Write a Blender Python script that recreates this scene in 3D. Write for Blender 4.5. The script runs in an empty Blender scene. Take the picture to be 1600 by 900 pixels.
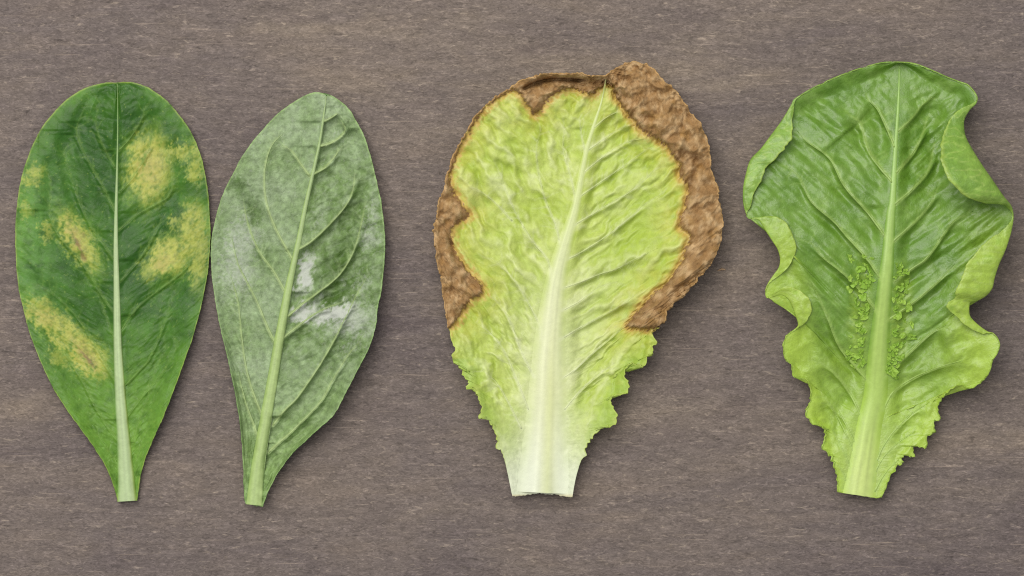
import bpy, bmesh, math, random
import numpy as np
from mathutils import Vector, Matrix, kdtree

# ------------------------------------------------------------------ scale, camera, light
S = 0.00025            # metres per photo pixel (1600 px = 40 cm of board)
H = 1.10               # camera height above the board
scene = bpy.context.scene
col = scene.collection

cam_d = bpy.data.cameras.new('camera')
cam = bpy.data.objects.new('camera', cam_d); col.objects.link(cam)
cam.location = (0, 0, H); cam.rotation_euler = (0, 0, 0)
cam_d.sensor_width = 36.0
cam_d.lens = 36.0 * H / (1600 * S)
cam_d.clip_start = 0.01; cam_d.clip_end = 20
scene.camera = cam

w = bpy.data.worlds.new('World'); scene.world = w; w.use_nodes = True
bg = w.node_tree.nodes['Background']
bg.inputs[0].default_value = (0.98, 0.985, 1.0, 1); bg.inputs[1].default_value = 0.41

ld = bpy.data.lights.new('window_light', 'AREA')
ld.shape = 'RECTANGLE'; ld.size = 1.5; ld.size_y = 1.5; ld.energy = 35.0; ld.color = (1.0, 0.97, 0.92)
lo = bpy.data.objects.new('window_light', ld); col.objects.link(lo)
lo.location = (-0.42, 0.72, 1.52)
lo.rotation_euler = (Vector((0.0, 0.0, 0.0)) - Vector(lo.location)).to_track_quat('-Z', 'Y').to_euler()

scene.view_settings.view_transform = 'Standard'
scene.view_settings.look = 'None'
scene.view_settings.exposure = 0.0
scene.view_settings.gamma = 1.0
scene.view_settings.use_curve_mapping = False
scene.render.engine = 'CYCLES'
scene.cycles.max_bounces = 5
scene.cycles.use_denoising = False
scene.cycles.filter_width = 1.15

# ------------------------------------------------------------------ numeric helpers
def lin(*c):
    if len(c) == 1: c = c[0]
    c = np.array(c, float) / 255.0
    return np.where(c <= 0.04045, c / 12.92, ((c + 0.055) / 1.055) ** 2.4)

def pn(x, y, seed=0):
    """gradient noise, about -1..1"""
    r = np.random.RandomState(seed + 11)
    perm = r.permutation(512); ang = r.rand(512) * 2 * np.pi
    gx, gy = np.cos(ang), np.sin(ang)
    x = np.asarray(x, float); y = np.asarray(y, float)
    xi = np.floor(x).astype(int); yi = np.floor(y).astype(int)
    xf = x - xi; yf = y - yi
    u = xf ** 3 * (xf * (xf * 6 - 15) + 10); v = yf ** 3 * (yf * (yf * 6 - 15) + 10)
    def g(ix, iy, dx, dy):
        h = perm[(perm[ix & 511] + iy) & 511]
        return gx[h] * dx + gy[h] * dy
    a = g(xi, yi, xf, yf); b = g(xi + 1, yi, xf - 1, yf)
    c = g(xi, yi + 1, xf, yf - 1); d = g(xi + 1, yi + 1, xf - 1, yf - 1)
    return 1.5 * ((a * (1 - u) + b * u) * (1 - v) + (c * (1 - u) + d * u) * v)

def fbm(x, y, seed=0, octv=4, gain=0.5):
    s = 0; a = 1; n = 0
    for o in range(octv):
        s = s + a * pn(x * 2 ** o, y * 2 ** o, seed + 7 * o); n += a; a *= gain
    return s / n * 1.4

def sm(a, b, x):
    t = np.clip((x - a) / (b - a), 0, 1); return t * t * (3 - 2 * t)

def catmull(pts, per=24):
    p = np.array(pts, float)
    q = np.vstack([2 * p[0] - p[1], p, 2 * p[-1] - p[-2]])
    out = []
    t = np.linspace(0, 1, per, endpoint=False)[:, None]
    for i in range(1, len(q) - 2):
        a, b, c, d = q[i - 1], q[i], q[i + 1], q[i + 2]
        out.append(0.5 * (2 * b + (c - a) * t + (2 * a - 5 * b + 4 * c - d) * t ** 2 + (3 * b - a - 3 * c + d) * t ** 3))
    out.append(p[-1:]); return np.vstack(out)

def gsmooth(a, sig):
    if sig <= 0: return a
    n = int(sig * 3); k = np.exp(-0.5 * (np.arange(-n, n + 1) / sig) ** 2); k /= k.sum()
    a2 = a if a.ndim == 2 else a[:, None]
    lo_ = 2 * a2[0] - a2[1:n + 1][::-1]; hi_ = 2 * a2[-1] - a2[-n - 1:-1][::-1]
    e = np.vstack([lo_, a2, hi_])
    r = np.stack([np.convolve(e[:, j], k, 'valid') for j in range(e.shape[1])], 1)
    return r if a.ndim == 2 else r[:, 0]

def seg_dist(px, py, poly, near=False):
    """distance to a polyline, and its running parameter 0..1"""
    best = np.full(px.shape, 1e9); par = np.zeros(px.shape); yn = np.zeros(px.shape)
    poly = np.asarray(poly, float); n = len(poly) - 1
    for i in range(n):
        ax, ay = poly[i, :2]; bx, by = poly[i + 1, :2]
        dx, dy = bx - ax, by - ay; L = dx * dx + dy * dy + 1e-9
        t = np.clip(((px - ax) * dx + (py - ay) * dy) / L, 0, 1)
        d = np.hypot(px - ax - t * dx, py - ay - t * dy)
        m = d < best
        best = np.where(m, d, best); par = np.where(m, (i + t) / n, par)
        if near: yn = np.where(m, ay + t * dy, yn)
    return (best, par, yn) if near else (best, par)

def blob(px, py, cx, cy, rx, ry, ang=0):
    a = math.radians(ang); c, s = math.cos(a), math.sin(a)
    u = (px - cx) * c + (py - cy) * s; v = -(px - cx) * s + (py - cy) * c
    return np.sqrt((u / rx) ** 2 + (v / ry) ** 2)

def inside(px, py, poly):
    poly = np.asarray(poly, float); r = np.zeros(px.shape, bool); j = len(poly) - 1
    for i in range(len(poly)):
        xi, yi = poly[i]; xj, yj = poly[j]
        c = ((yi > py) != (yj > py)) & (px < (xj - xi) * (py - yi) / (yj - yi + 1e-12) + xi)
        r ^= c; j = i
    return r

def mixc(c, d, m):
    return c * (1 - m[..., None]) + np.asarray(d) * m[..., None]

def world(px, py, zpx):
    """photo pixel and height (both in pixels) to metres"""
    f = 1 - zpx * S / H
    return np.stack([(px - 800) * S * f, (450 - py) * S * f, zpx * S], -1)

# ------------------------------------------------------------------ object helpers
def tag(o, label=None, cat=None, group=None, kind=None):
    if label: o['label'] = label
    if cat: o['category'] = cat
    if group: o['group'] = group
    if kind: o['kind'] = kind
    return o

def empty(name, loc):
    o = bpy.data.objects.new(name, None); col.objects.link(o); o.location = loc
    o.empty_display_size = 0.01
    return o

def mesh_obj(name, verts, faces, mat, parent=None, colors=None, smooth=True, attrs=None):
    me = bpy.data.meshes.new(name)
    verts = np.asarray(verts, float)
    org = np.array([0, 0, 0], float)
    if parent is not None: org = np.array(parent.matrix_world_loc)
    me.from_pydata((verts - org).tolist(), [], [list(map(int, f)) for f in faces])
    if colors is not None:
        ca = me.color_attributes.new('Col', 'FLOAT_COLOR', 'POINT')
        c4 = np.ones((len(verts), 4), np.float32); c4[:, :3] = colors
        ca.data.foreach_set('color', c4.ravel())
    for k, v in (attrs or {}).items():
        a = me.attributes.new(k, 'FLOAT', 'POINT'); a.data.foreach_set('value', np.asarray(v, np.float32))
    me.materials.append(mat)
    if smooth: me.polygons.foreach_set('use_smooth', [True] * len(me.polygons))
    me.update()
    o = bpy.data.objects.new(name, me); col.objects.link(o)
    if parent is not None: o.parent = parent.obj
    return o

class Root:
    def __init__(self, obj, loc): self.obj = obj; self.matrix_world_loc = tuple(loc)

# ------------------------------------------------------------------ materials
def N(nt, typ, **kw):
    n = nt.nodes.new(typ)
    for k, v in kw.items(): setattr(n, k, v)
    return n

def leaf_material(name, rough=0.42, spec=0.4, cell=900.0, bump=0.25, mott=0.18, trans=0.12, powder=False, crust=False, cells=0.25):
    m = bpy.data.materials.new(name); m.use_nodes = True; nt = m.node_tree; nt.nodes.clear(); L = nt.links.new
    out = N(nt, 'ShaderNodeOutputMaterial'); bs = N(nt, 'ShaderNodeBsdfPrincipled')
    at = N(nt, 'ShaderNodeAttribute', attribute_name='Col')
    tc = N(nt, 'ShaderNodeTexCoord')
    n1 = N(nt, 'ShaderNodeTexNoise'); n1.inputs['Scale'].default_value = 420; n1.inputs['Detail'].default_value = 5; n1.inputs['Roughness'].default_value = 0.65
    L(tc.outputs['Object'], n1.inputs['Vector'])
    # reticulate cells between the veins
    nw = N(nt, 'ShaderNodeTexNoise'); nw.inputs['Scale'].default_value = 260; nw.inputs['Detail'].default_value = 2
    L(tc.outputs['Object'], nw.inputs['Vector'])
    wm = N(nt, 'ShaderNodeVectorMath', operation='MULTIPLY_ADD'); wm.inputs[1].default_value = (0.0025, 0.0025, 0.0025)
    L(nw.outputs['Color'], wm.inputs[0]); L(tc.outputs['Object'], wm.inputs[2])
    vo = N(nt, 'ShaderNodeTexVoronoi', feature='DISTANCE_TO_EDGE'); vo.inputs['Scale'].default_value = cell
    L(wm.outputs[0], vo.inputs['Vector'])
    vr = N(nt, 'ShaderNodeMapRange'); vr.inputs['From Max'].default_value = 0.22; L(vo.outputs['Distance'], vr.inputs['Value'])
    # colour = attribute * (1 + mottling)
    mr = N(nt, 'ShaderNodeMapRange'); mr.inputs['From Min'].default_value = 0.3; mr.inputs['From Max'].default_value = 0.7
    mr.inputs['To Min'].default_value = 1 - mott; mr.inputs['To Max'].default_value = 1 + mott
    L(n1.outputs['Fac'], mr.inputs['Value'])
    vm = N(nt, 'ShaderNodeMapRange'); vm.inputs['To Min'].default_value = 1 + 0.16 * cells; vm.inputs['To Max'].default_value = 1 - 0.04 * cells; L(vr.outputs['Result'], vm.inputs['Value'])
    mu = N(nt, 'ShaderNodeMath', operation='MULTIPLY'); L(mr.outputs['Result'], mu.inputs[0]); L(vm.outputs['Result'], mu.inputs[1])
    mc = N(nt, 'ShaderNodeVectorMath', operation='SCALE'); L(at.outputs['Color'], mc.inputs[0]); L(mu.outputs[0], mc.inputs['Scale'])
    colout = mc.outputs[0]
    rsock = None
    if powder:
        pa = N(nt, 'ShaderNodeAttribute', attribute_name='powder')
        pn_ = N(nt, 'ShaderNodeTexNoise'); pn_.inputs['Scale'].default_value = 1300; pn_.inputs['Detail'].default_value = 6; pn_.inputs['Roughness'].default_value = 0.75
        L(tc.outputs['Object'], pn_.inputs['Vector'])
        ad = N(nt, 'ShaderNodeMath', operation='ADD'); L(pa.outputs['Fac'], ad.inputs[0]); L(pn_.outputs['Fac'], ad.inputs[1])
        pr = N(nt, 'ShaderNodeMapRange'); pr.inputs['From Min'].default_value = 0.68; pr.inputs['From Max'].default_value = 1.52; pr.inputs['To Max'].default_value = 0.80
        L(ad.outputs[0], pr.inputs['Value'])
        mx = N(nt, 'ShaderNodeMix', data_type='RGBA'); mx.inputs['B'].default_value = (*lin(202, 205, 198), 1)
        L(pr.outputs['Result'], mx.inputs['Factor']); L(colout, mx.inputs['A'])
        colout = mx.outputs['Result']
        rr = N(nt, 'ShaderNodeMapRange'); rr.inputs['To Min'].default_value = rough; rr.inputs['To Max'].default_value = 0.95
        L(pr.outputs['Result'], rr.inputs['Value']); rsock = rr.outputs['Result']
    L(colout, bs.inputs['Base Color'])
    if rsock: L(rsock, bs.inputs['Roughness'])
    else:
        ra = N(nt, 'ShaderNodeMapRange'); ra.inputs['From Min'].default_value = 0.3; ra.inputs['From Max'].default_value = 0.7
        ra.inputs['To Min'].default_value = rough - 0.08; ra.inputs['To Max'].default_value = rough + 0.1
        L(n1.outputs['Fac'], ra.inputs['Value']); L(ra.outputs['Result'], bs.inputs['Roughness'])
    bs.inputs['Specular IOR Level'].default_value = spec
    n2 = N(nt, 'ShaderNodeTexNoise'); n2.inputs['Scale'].default_value = 1400 if not crust else 800; n2.inputs['Detail'].default_value = 4 if not crust else 8
    n2.inputs['Roughness'].default_value = 0.6 if not crust else 0.75
    L(tc.outputs['Object'], n2.inputs['Vector'])
    hb = N(nt, 'ShaderNodeMath', operation='MULTIPLY_ADD'); hb.inputs[1].default_value = cells
    L(vr.outputs['Result'], hb.inputs[0]); L(n2.outputs['Fac'], hb.inputs[2])
    bp = N(nt, 'ShaderNodeBump'); bp.inputs['Strength'].default_value = bump; bp.inputs['Distance'].default_value = 0.0006 if not crust else 0.0012
    L(hb.outputs[0] if not crust else n2.outputs['Fac'], bp.inputs['Height']); L(bp.outputs['Normal'], bs.inputs['Normal'])
    if trans > 0:
        tr = N(nt, 'ShaderNodeBsdfTranslucent'); ms = N(nt, 'ShaderNodeMixShader'); ms.inputs[0].default_value = trans
        L(colout, tr.inputs['Color']); L(bs.outputs[0], ms.inputs[1]); L(tr.outputs[0], ms.inputs[2]); L(ms.outputs[0], out.inputs[0])
    else: L(bs.outputs[0], out.inputs[0])
    return m

def wood_material():
    m = bpy.data.materials.new('weathered_wood'); m.use_nodes = True; nt = m.node_tree; nt.nodes.clear(); L = nt.links.new
    out = N(nt, 'ShaderNodeOutputMaterial'); bs = N(nt, 'ShaderNodeBsdfPrincipled'); tc = N(nt, 'ShaderNodeTexCoord')
    def noise(sx, sy, detail, rough, dist=0.0, off=0.0):
        mp = N(nt, 'ShaderNodeMapping'); mp.inputs['Scale'].default_value = (sx, sy, 1); mp.inputs['Location'].default_value = (off, off * 1.7, off)
        L(tc.outputs['Object'], mp.inputs['Vector'])
        n = N(nt, 'ShaderNodeTexNoise'); n.inputs['Scale'].default_value = 1; n.inputs['Detail'].default_value = detail
        n.inputs['Roughness'].default_value = rough; n.inputs['Distortion'].default_value = dist
        L(mp.outputs[0], n.inputs['Vector']); return n.outputs['Fac']
    def ramp(f, stops):
        r = N(nt, 'ShaderNodeValToRGB'); e = r.color_ramp.elements
        while len(e) < len(stops): e.new(0.5)
        for i, (p, c) in enumerate(stops): e[i].position = p; e[i].color = (*c, 1)
        L(f, r.inputs[0]); return r.outputs[0]
    def mul(a, b, t='MULTIPLY', fac=1.0):
        x = N(nt, 'ShaderNodeMix', data_type='RGBA', blend_type=t); x.inputs['Factor'].default_value = fac
        L(a, x.inputs['A']); L(b, x.inputs['B']); return x.outputs['Result']
    g = lambda v: (v, v, v)
    # broad bands of stain: warm tan-grey against cooler mauve-grey
    big = noise(4.5, 14, 5, 0.62, 0.8, 3.1)
    c = ramp(big, [(0.26, lin(98, 88, 88)), (0.44, lin(110, 100, 96)), (0.58, lin(117, 106, 99)), (0.78, lin(138, 125, 111))])
    md = noise(22, 75, 4, 0.6, 0.6, 13.0)
    c = mul(c, ramp(md, [(0.30, (0.86, 0.85, 0.88)), (0.5, g(1.0)), (0.70, (1.10, 1.08, 1.03))]))
    # grain streaks of middling length
    st = noise(95, 360, 4, 0.65, 0.6, 9.0)
    c = mul(c, ramp(st, [(0.28, g(0.82)), (0.5, g(1.0)), (0.72, g(1.18))]))
    # short fine fibres
    fb = noise(380, 900, 4, 0.75, 1.6, 21.0)
    c = mul(c, ramp(fb, [(0.30, g(0.54)), (0.44, g(0.86)), (0.56, g(1.08)), (0.70, g(1.60))]))
    # pores and pale flecks
    fl = noise(210, 800, 4, 0.7, 0.8, 40.0)
    c = mul(c, ramp(fl, [(0.58, g(0.0)), (0.74, lin(134, 122, 106))]), 'ADD', 0.8)
    sc = noise(38, 1500, 2, 0.5, 0.3, 77.0)
    c = mul(c, ramp(sc, [(0.66, g(0.0)), (0.75, lin(110, 98, 84))]), 'ADD', 0.7)
    pr = noise(150, 620, 3, 0.6, 0.8, 60.0)
    c = mul(c, ramp(pr, [(0.26, g(0.62)), (0.38, g(1.0))]))
    L(c, bs.inputs['Base Color'])
    bs.inputs['Roughness'].default_value = 0.82; bs.inputs['Specular IOR Level'].default_value = 0.25
    ad = N(nt, 'ShaderNodeMath', operation='ADD'); L(st, ad.inputs[0]); L(fb, ad.inputs[1])
    bp = N(nt, 'ShaderNodeBump'); bp.inputs['Strength'].default_value = 0.45; bp.inputs['Distance'].default_value = 0.0008
    L(ad.outputs[0], bp.inputs['Height']); L(bp.outputs[0], bs.inputs['Normal']); L(bs.outputs[0], out.inputs[0])
    return m

# ------------------------------------------------------------------ the board
def board():
    bm = bmesh.new(); bmesh.ops.create_cube(bm, size=1)
    for v in bm.verts: v.co = Vector((v.co.x * 0.90, v.co.y * 0.56, v.co.z * 0.028 - 0.014))
    bmesh.ops.bevel(bm, geom=bm.edges[:], offset=0.002, segments=2, affect='EDGES')
    me = bpy.data.meshes.new('wooden_board'); bm.to_mesh(me); bm.free(); me.materials.append(wood_material())
    o = bpy.data.objects.new('table_top', me); col.objects.link(o)
    tag(o, 'weathered grey brown wooden board under the four leaves', kind='structure')
board()

# ------------------------------------------------------------------ generic leaf
NR = 520
class Leaf:
    """A blade grid: rows run out from the midrib along the direction of the side veins."""
    def __init__(self, mid, left, right, slope=0.6, nt=96, nf=0, sig=14, base_fade=90, teeth=None, crumb=None, soft=False):
        md = catmull(mid, 30); o = np.argsort(md[:, 1]); md = md[o]
        self.mx = lambda y: np.interp(y, md[:, 1], md[:, 0])
        self.mw = lambda y: np.interp(y, md[:, 1], md[:, 2])
        self.y0, self.y1 = md[0, 1], md[-1, 1]
        sides = []
        for pts in (left, right):
            d = catmull(pts, 16)
            ds = gsmooth(d[:, :2], 40)
            L = np.r_[0, np.cumsum(np.hypot(*np.diff(ds, axis=0).T))]; L /= L[-1]
            L = np.maximum.accumulate(L + np.linspace(0, 1e-6, len(L)))
            q = np.linspace(0, 1, NR)
            F = np.stack([np.interp(q, L, d[:, j]) for j in range(d.shape[1])], 1)
            if teeth:
                y_a, y_b, amp, per = teeth
                fs = gsmooth(F[:, :2], 3); tg = np.gradient(fs, axis=0); tg /= np.hypot(tg[:, 0], tg[:, 1])[:, None] + 1e-9
                nrm = np.stack([-tg[:, 1], tg[:, 0]], 1) * (1 if len(sides) == 0 else -1)
                al = np.r_[0, np.cumsum(np.hypot(*np.diff(F[:, :2], axis=0).T))]
                ph = al / per + 0.9 * pn(al / 31, al * 0 + 3.3, 17 + len(sides)); ph = ph - np.floor(ph)
                saw = np.where(ph < 0.80, (ph / 0.80) ** 1.5, (1 - ph) / 0.20) - 0.4
                k = amp * sm(y_a, y_a + 30, F[:, 1]) * sm(y_b, y_b - 30, F[:, 1]) * (0.6 + 0.6 * pn(al / 23, al * 0 + 7.7, 19))
                F[:, :2] += nrm * (saw * k)[:, None]
                if F.shape[1] > 2: F[:, 2:4] += nrm * (saw * k)[:, None]
            if crumb:
                fs = gsmooth(F[:, :2], 4); tg = np.gradient(fs, axis=0); tg /= np.hypot(tg[:, 0], tg[:, 1])[:, None] + 1e-9
                nrm = np.stack([-tg[:, 1], tg[:, 0]], 1) * (1 if len(sides) == 0 else -1)
                al = np.r_[0, np.cumsum(np.hypot(*np.diff(F[:, :2], axis=0).T))]; o0 = np.zeros(NR) + 3.7 * len(sides)
                k = crumb[0] * sm(crumb[1] + 20, crumb[1] - 20, F[:, 1]) * sm(0, 0.02, np.linspace(0, 1, NR))
                F[:, :2] += nrm * (k * (0.9 * pn(al / 26, o0 + .3, 41) + 0.7 * pn(al / 9, o0 + .6, 42) + 0.6 * pn(al / 4, o0 + .9, 43)))[:, None]
            sides.append(F)
        My = []
        Fss = []
        for F in sides:
            Fs = gsmooth(F[:, :2], sig); Fs[0] = F[0, :2]; Fs[-1] = F[-1, :2]
            Fss.append(Fs)
            dist = np.abs(Fs[:, 0] - self.mx(Fs[:, 1]))
            fade = sm(self.y1, self.y1 - base_fade, Fs[:, 1])
            My.append(Fs[:, 1] + slope * dist * fade)
        my = 0.5 * (My[0] + My[1]); my = np.clip(my, self.y0, self.y1); my = np.maximum.accumulate(my)
        my = gsmooth(my, 10); my = np.clip(my, self.y0, self.y1); my[0] = self.y0; my[-1] = self.y1
        M = np.stack([self.mx(my), my], 1)
        q = np.linspace(0, 1, nt); t = 1 - (1 - q) ** 1.25
        X = {}; self.nf = nf
        for si, (F, Fs) in enumerate(zip(sides, Fss)):
            P = M[:, None] + (Fs - M)[:, None] * t[None, :, None] + (F[:, :2] - Fs)[:, None] * (t ** 5)[None, :, None]
            fz = np.zeros((NR, nt)); fl = np.zeros((NR, nt))
            if nf:
                E = F[:, 2:4]; D = E - F[:, :2]; wl = np.hypot(D[:, 0], D[:, 1])
                inward = (M - F[:, :2]); inward /= np.hypot(inward[:, 0], inward[:, 1])[:, None] + 1e-6
                jt = (2.6 * pn(np.arange(NR) / 9.0, np.zeros(NR) + 2.2 + si, 23) + 1.4 * pn(np.arange(NR) / 3.5, np.zeros(NR) + 5.2 + si, 29)) * sm(5, 25, wl)
                D = D * (1 + jt / np.maximum(wl, 6))[:, None]; wl = np.hypot(D[:, 0], D[:, 1])
                D = np.where(wl[:, None] < 0.8, inward * 0.8, D); wl = np.maximum(wl, 0.8); wl = gsmooth(wl, 2)
                r = np.minimum(0.55 * wl + 0.6, 0.4 * np.hypot(*(F[:, :2] - M).T) + 0.5); hz = 0.50 * wl
                if soft: hz = hz * ((0.62 - 0.30 * sm(320, 370, F[:, 1])) if si == 0 else (1 - 0.35 * sm(320, 370, F[:, 1])))
                dd = np.hypot(*(P - F[:, None, :2]).transpose(2, 0, 1))
                sn = np.clip(1 - dd / r[:, None], 0, 1)
                fz = hz[:, None] * (1 - np.sqrt(np.clip(1 - sn ** 2, 0, 1)))
                v = np.linspace(0, 1, nf + 1)[1:]; ph = v * math.pi / 2 * 0.95
                Pf = F[:, None, :2] + D[:, None] * ((1 - np.cos(ph)) / (1 - math.cos(math.pi / 2 * 0.95)))[None, :, None]
                zf = hz[:, None] + (0.76 * hz)[:, None] * np.sin(ph)[None]
                P = np.concatenate([P, Pf], 1); fz = np.concatenate([fz, zf], 1); fl = np.concatenate([fl, np.tile(v, (NR, 1)) * np.ones((NR, 1))], 1)
                X[si] = (P, fz, fl, wl)
            else: X[si] = (P, fz, fl, np.zeros(NR))
        tt = np.r_[t, np.ones(nf)]
        PL, PR = X[0][0][:, ::-1], X[1][0][:, 1:]
        self.P = np.concatenate([PL, PR], 1)
        self.fz = np.concatenate([X[0][1][:, ::-1], X[1][1][:, 1:]], 1)
        self.fl = np.concatenate([X[0][2][:, ::-1], X[1][2][:, 1:]], 1)
        self.T = np.tile(np.r_[tt[::-1], tt[1:]], (NR, 1))
        self.side = np.tile(np.r_[-np.ones(len(tt) - 1), 0, np.ones(len(tt) - 1)], (NR, 1))
        self.Sg = np.tile(np.linspace(0, 1, NR)[:, None], (1, self.P.shape[1]))
        cut = sm(0.985, 1.0, self.Sg) * (1.3 * pn(self.P[..., 0] / 7, self.P[..., 0] * 0 + 1.5, 37) + 0.7 * pn(self.P[..., 0] / 2.5, self.P[..., 0] * 0 + 4.5, 38))
        self.P[..., 1] += cut
        self.px, self.py = self.P[..., 0], self.P[..., 1]
        self.nc = self.P.shape[1]
        # signed distance from midrib and distance to the margin in px
        hw = np.concatenate([np.tile(np.hypot(*(X[0][0][:, nt - 1] - M).T)[:, None], (1, len(tt))), np.tile(np.hypot(*(X[1][0][:, nt - 1] - M).T)[:, None], (1, len(tt) - 1))], 1)
        self.wf = np.clip(hw / 75.0, 0, 1); self.hw = hw; self.dm = hw * self.T; self.de = hw * (1 - self.T)
        hs = np.stack([gsmooth(hw[:, 0], 16), gsmooth(hw[:, -1], 16)], 1)
        hs = np.where(self.side < 0, hs[:, :1], hs[:, 1:])
        self.Tz = np.clip(self.dm / np.maximum(hs, 1), 0, 1.08)
        self.Mg = np.tile(((my - self.y0) / (self.y1 - self.y0))[:, None], (1, self.nc))
        self.rm = sm(0, 22, 0.76 * self.dm - 0.64 * self.mw(self.py))

    def veins(self, vlist, lam=23.0, vw=1.0):
        self.vl = [catmull(v, 6) for v in vlist]
        D = np.full(self.px.shape, 1e9); V = np.zeros(self.px.shape); TR = np.zeros(self.px.shape)
        for v in self.vl:
            lo_ = v.min(0) - 60; hi_ = v.max(0) + 60
            m = (self.px > lo_[0]) & (self.px < hi_[0]) & (self.py > lo_[1]) & (self.py < hi_[1])
            if not m.any(): continue
            d, p, ny = seg_dist(self.px[m], self.py[m], v, True)
            g_ = TR[m]; TR[m] = np.maximum(g_, (1 - np.exp(-d / 7.5)) * np.exp(-d / lam) * sm(-1, 2.5, self.py[m] - ny) * sm(1.0, 0.6, p) * 1.5)
            c = D[m]; k = d < c; c[k] = d[k]; D[m] = c
            e = V[m]; e = np.maximum(e, np.exp(-(d / (vw * (2.1 - 1.1 * p))) ** 2) * (1 - 0.55 * p) * sm(1.0, 0.85, p)); V[m] = e
        self.vd = D; self.vm = V; self.tr = TR
        rnd = random.Random(len(vlist)); FV = np.zeros(self.px.shape)
        lines = []
        for v in self.vl:
            n = len(v); L = np.hypot(*np.diff(v, axis=0).T).sum()
            for b in range(int(L / 9)):
                i = rnd.randrange(1, n - 1); t = v[min(i + 1, n - 1)] - v[i - 1]; a = math.atan2(t[1], t[0]) + rnd.choice((-1, 1)) * rnd.uniform(0.5, 1.2)
                p = v[i].copy(); pts = [p.copy()]; st = rnd.uniform(3.5, 7)
                for k in range(4): a += rnd.uniform(-.45, .45); p = p + st * np.array([math.cos(a), math.sin(a)]); pts.append(p.copy())
                lines.append(np.array(pts))
        gx, gy = self.px, self.py
        kd = kdtree.KDTree(gx.size)
        for i, (x, y) in enumerate(zip(gx.ravel(), gy.ravel())): kd.insert((x, y, 0), i)
        kd.balance(); fr = FV.ravel(); fx, fy = gx.ravel(), gy.ravel()
        for ln in lines:
            c = ln.mean(0); r = np.hypot(*(ln - c).T).max() + 4
            ids = np.array([i for _, i, _ in kd.find_range((c[0], c[1], 0), r)], int)
            if len(ids) == 0: continue
            d, p = seg_dist(fx[ids], fy[ids], ln)
            fr[ids] = np.maximum(fr[ids], np.exp(-(d / 1.25) ** 2) * (1 - 0.75 * p))
        self.fv = fr.reshape(gx.shape)

    def finish(self, name, z, colr, under, th, mat, root, attrs=None, split=None, under_attr=None, lift=0.0):
        """z in px above the board; builds the closed blade (top, underside, rim)."""
        R, C = z.shape
        W = world(self.px, self.py, z)
        du = np.gradient(W, axis=1); dv = np.gradient(W, axis=0)
        n = np.cross(dv, du); ln = np.linalg.norm(n, axis=-1, keepdims=True); n = n / np.maximum(ln, 1e-12)
        # smooth degenerate normals
        bad = (ln[..., 0] < 1e-11); n[bad] = (0, 0, 1)
        if (n[..., 2].mean() < 0): n = -n; flip = True
        else: flip = False
        B = W - n * (th if np.ndim(th) == 0 else th[..., None])
        zmin = min(W[..., 2].min(), B[..., 2].min()) - 0.0002
        self.zshift = -zmin + lift
        W[..., 2] += self.zshift; B[..., 2] += self.zshift
        self.W = W; self.n = n; self.colr = colr
        verts = np.concatenate([W.reshape(-1, 3), B.reshape(-1, 3)])
        colors = np.concatenate([colr.reshape(-1, 3), under.reshape(-1, 3)])
        K = R * C; idx = np.arange(K).reshape(R, C)
        a, b, c, d = idx[:-1, :-1], idx[:-1, 1:], idx[1:, 1:], idx[1:, :-1]
        q = np.stack([a, b, c, d], -1).reshape(-1, 4)
        # orientation of the top so that normals agree with n
        v0, v1, v3 = W[0:-1, 0:-1], W[0:-1, 1:], W[1:, 0:-1]
        fn = np.cross(v1 - v0, v3 - v0); sgn = (fn * n[:-1, :-1]).sum(-1).mean()
        top = q if sgn > 0 else q[:, ::-1]
        bot = top[:, ::-1] + K
        loop = np.concatenate([idx[0, :], idx[1:, -1], idx[-1, -2::-1], idx[-2:0:-1, 0]])
        nx = np.roll(loop, -1)
        rim = np.stack([nx, loop, loop + K, nx + K], -1)
        if sgn > 0: pass
        else: rim = rim[:, ::-1]
        faces = np.concatenate([top, bot, rim])
        at = {}
        for k, v in (attrs or {}).items():
            ub = (under_attr or {}).get(k, v)
            at[k] = np.concatenate([v.ravel(), np.asarray(ub).ravel()])
        if split is None:
            self.blade = mesh_obj(name, verts, faces, mat, root, colors, True, at)
        else:
            msk, sname, smat = split
            mv = np.concatenate([msk.ravel(), msk.ravel()])
            fm = mv[faces].mean(1) > 0.5
            objs = []
            for sel, nm, mt in ((~fm, name, mat), (fm, sname, smat)):
                f = faces[sel]; used = np.unique(f); re = np.full(len(verts), -1); re[used] = np.arange(len(used))
                objs.append(mesh_obj(nm, verts[used], re[f], mt, root, colors[used], True, {k: v[used] for k, v in at.items()}))
            self.blade, self.second = objs
        ok = (self.fl == 0)
        self.kpx = self.px[ok]; self.kpy = self.py[ok]; self.kz = W[..., 2][ok]; self.kc = colr[ok]
        kd = kdtree.KDTree(len(self.kpx))
        for i, (x, y) in enumerate(zip(self.kpx, self.kpy)): kd.insert((x, y, 0), i)
        kd.balance(); self.kd = kd
        return self.blade

    def at(self, x, y, k=4):
        zs = 0; cs = 0; ws = 0
        for co, i, d in self.kd.find_n((x, y, 0), k):
            w_ = 1 / (d + 0.15); zs += w_ * self.kz[i]; cs = cs + w_ * self.kc[i]; ws += w_
        return zs / ws, cs / ws

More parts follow.
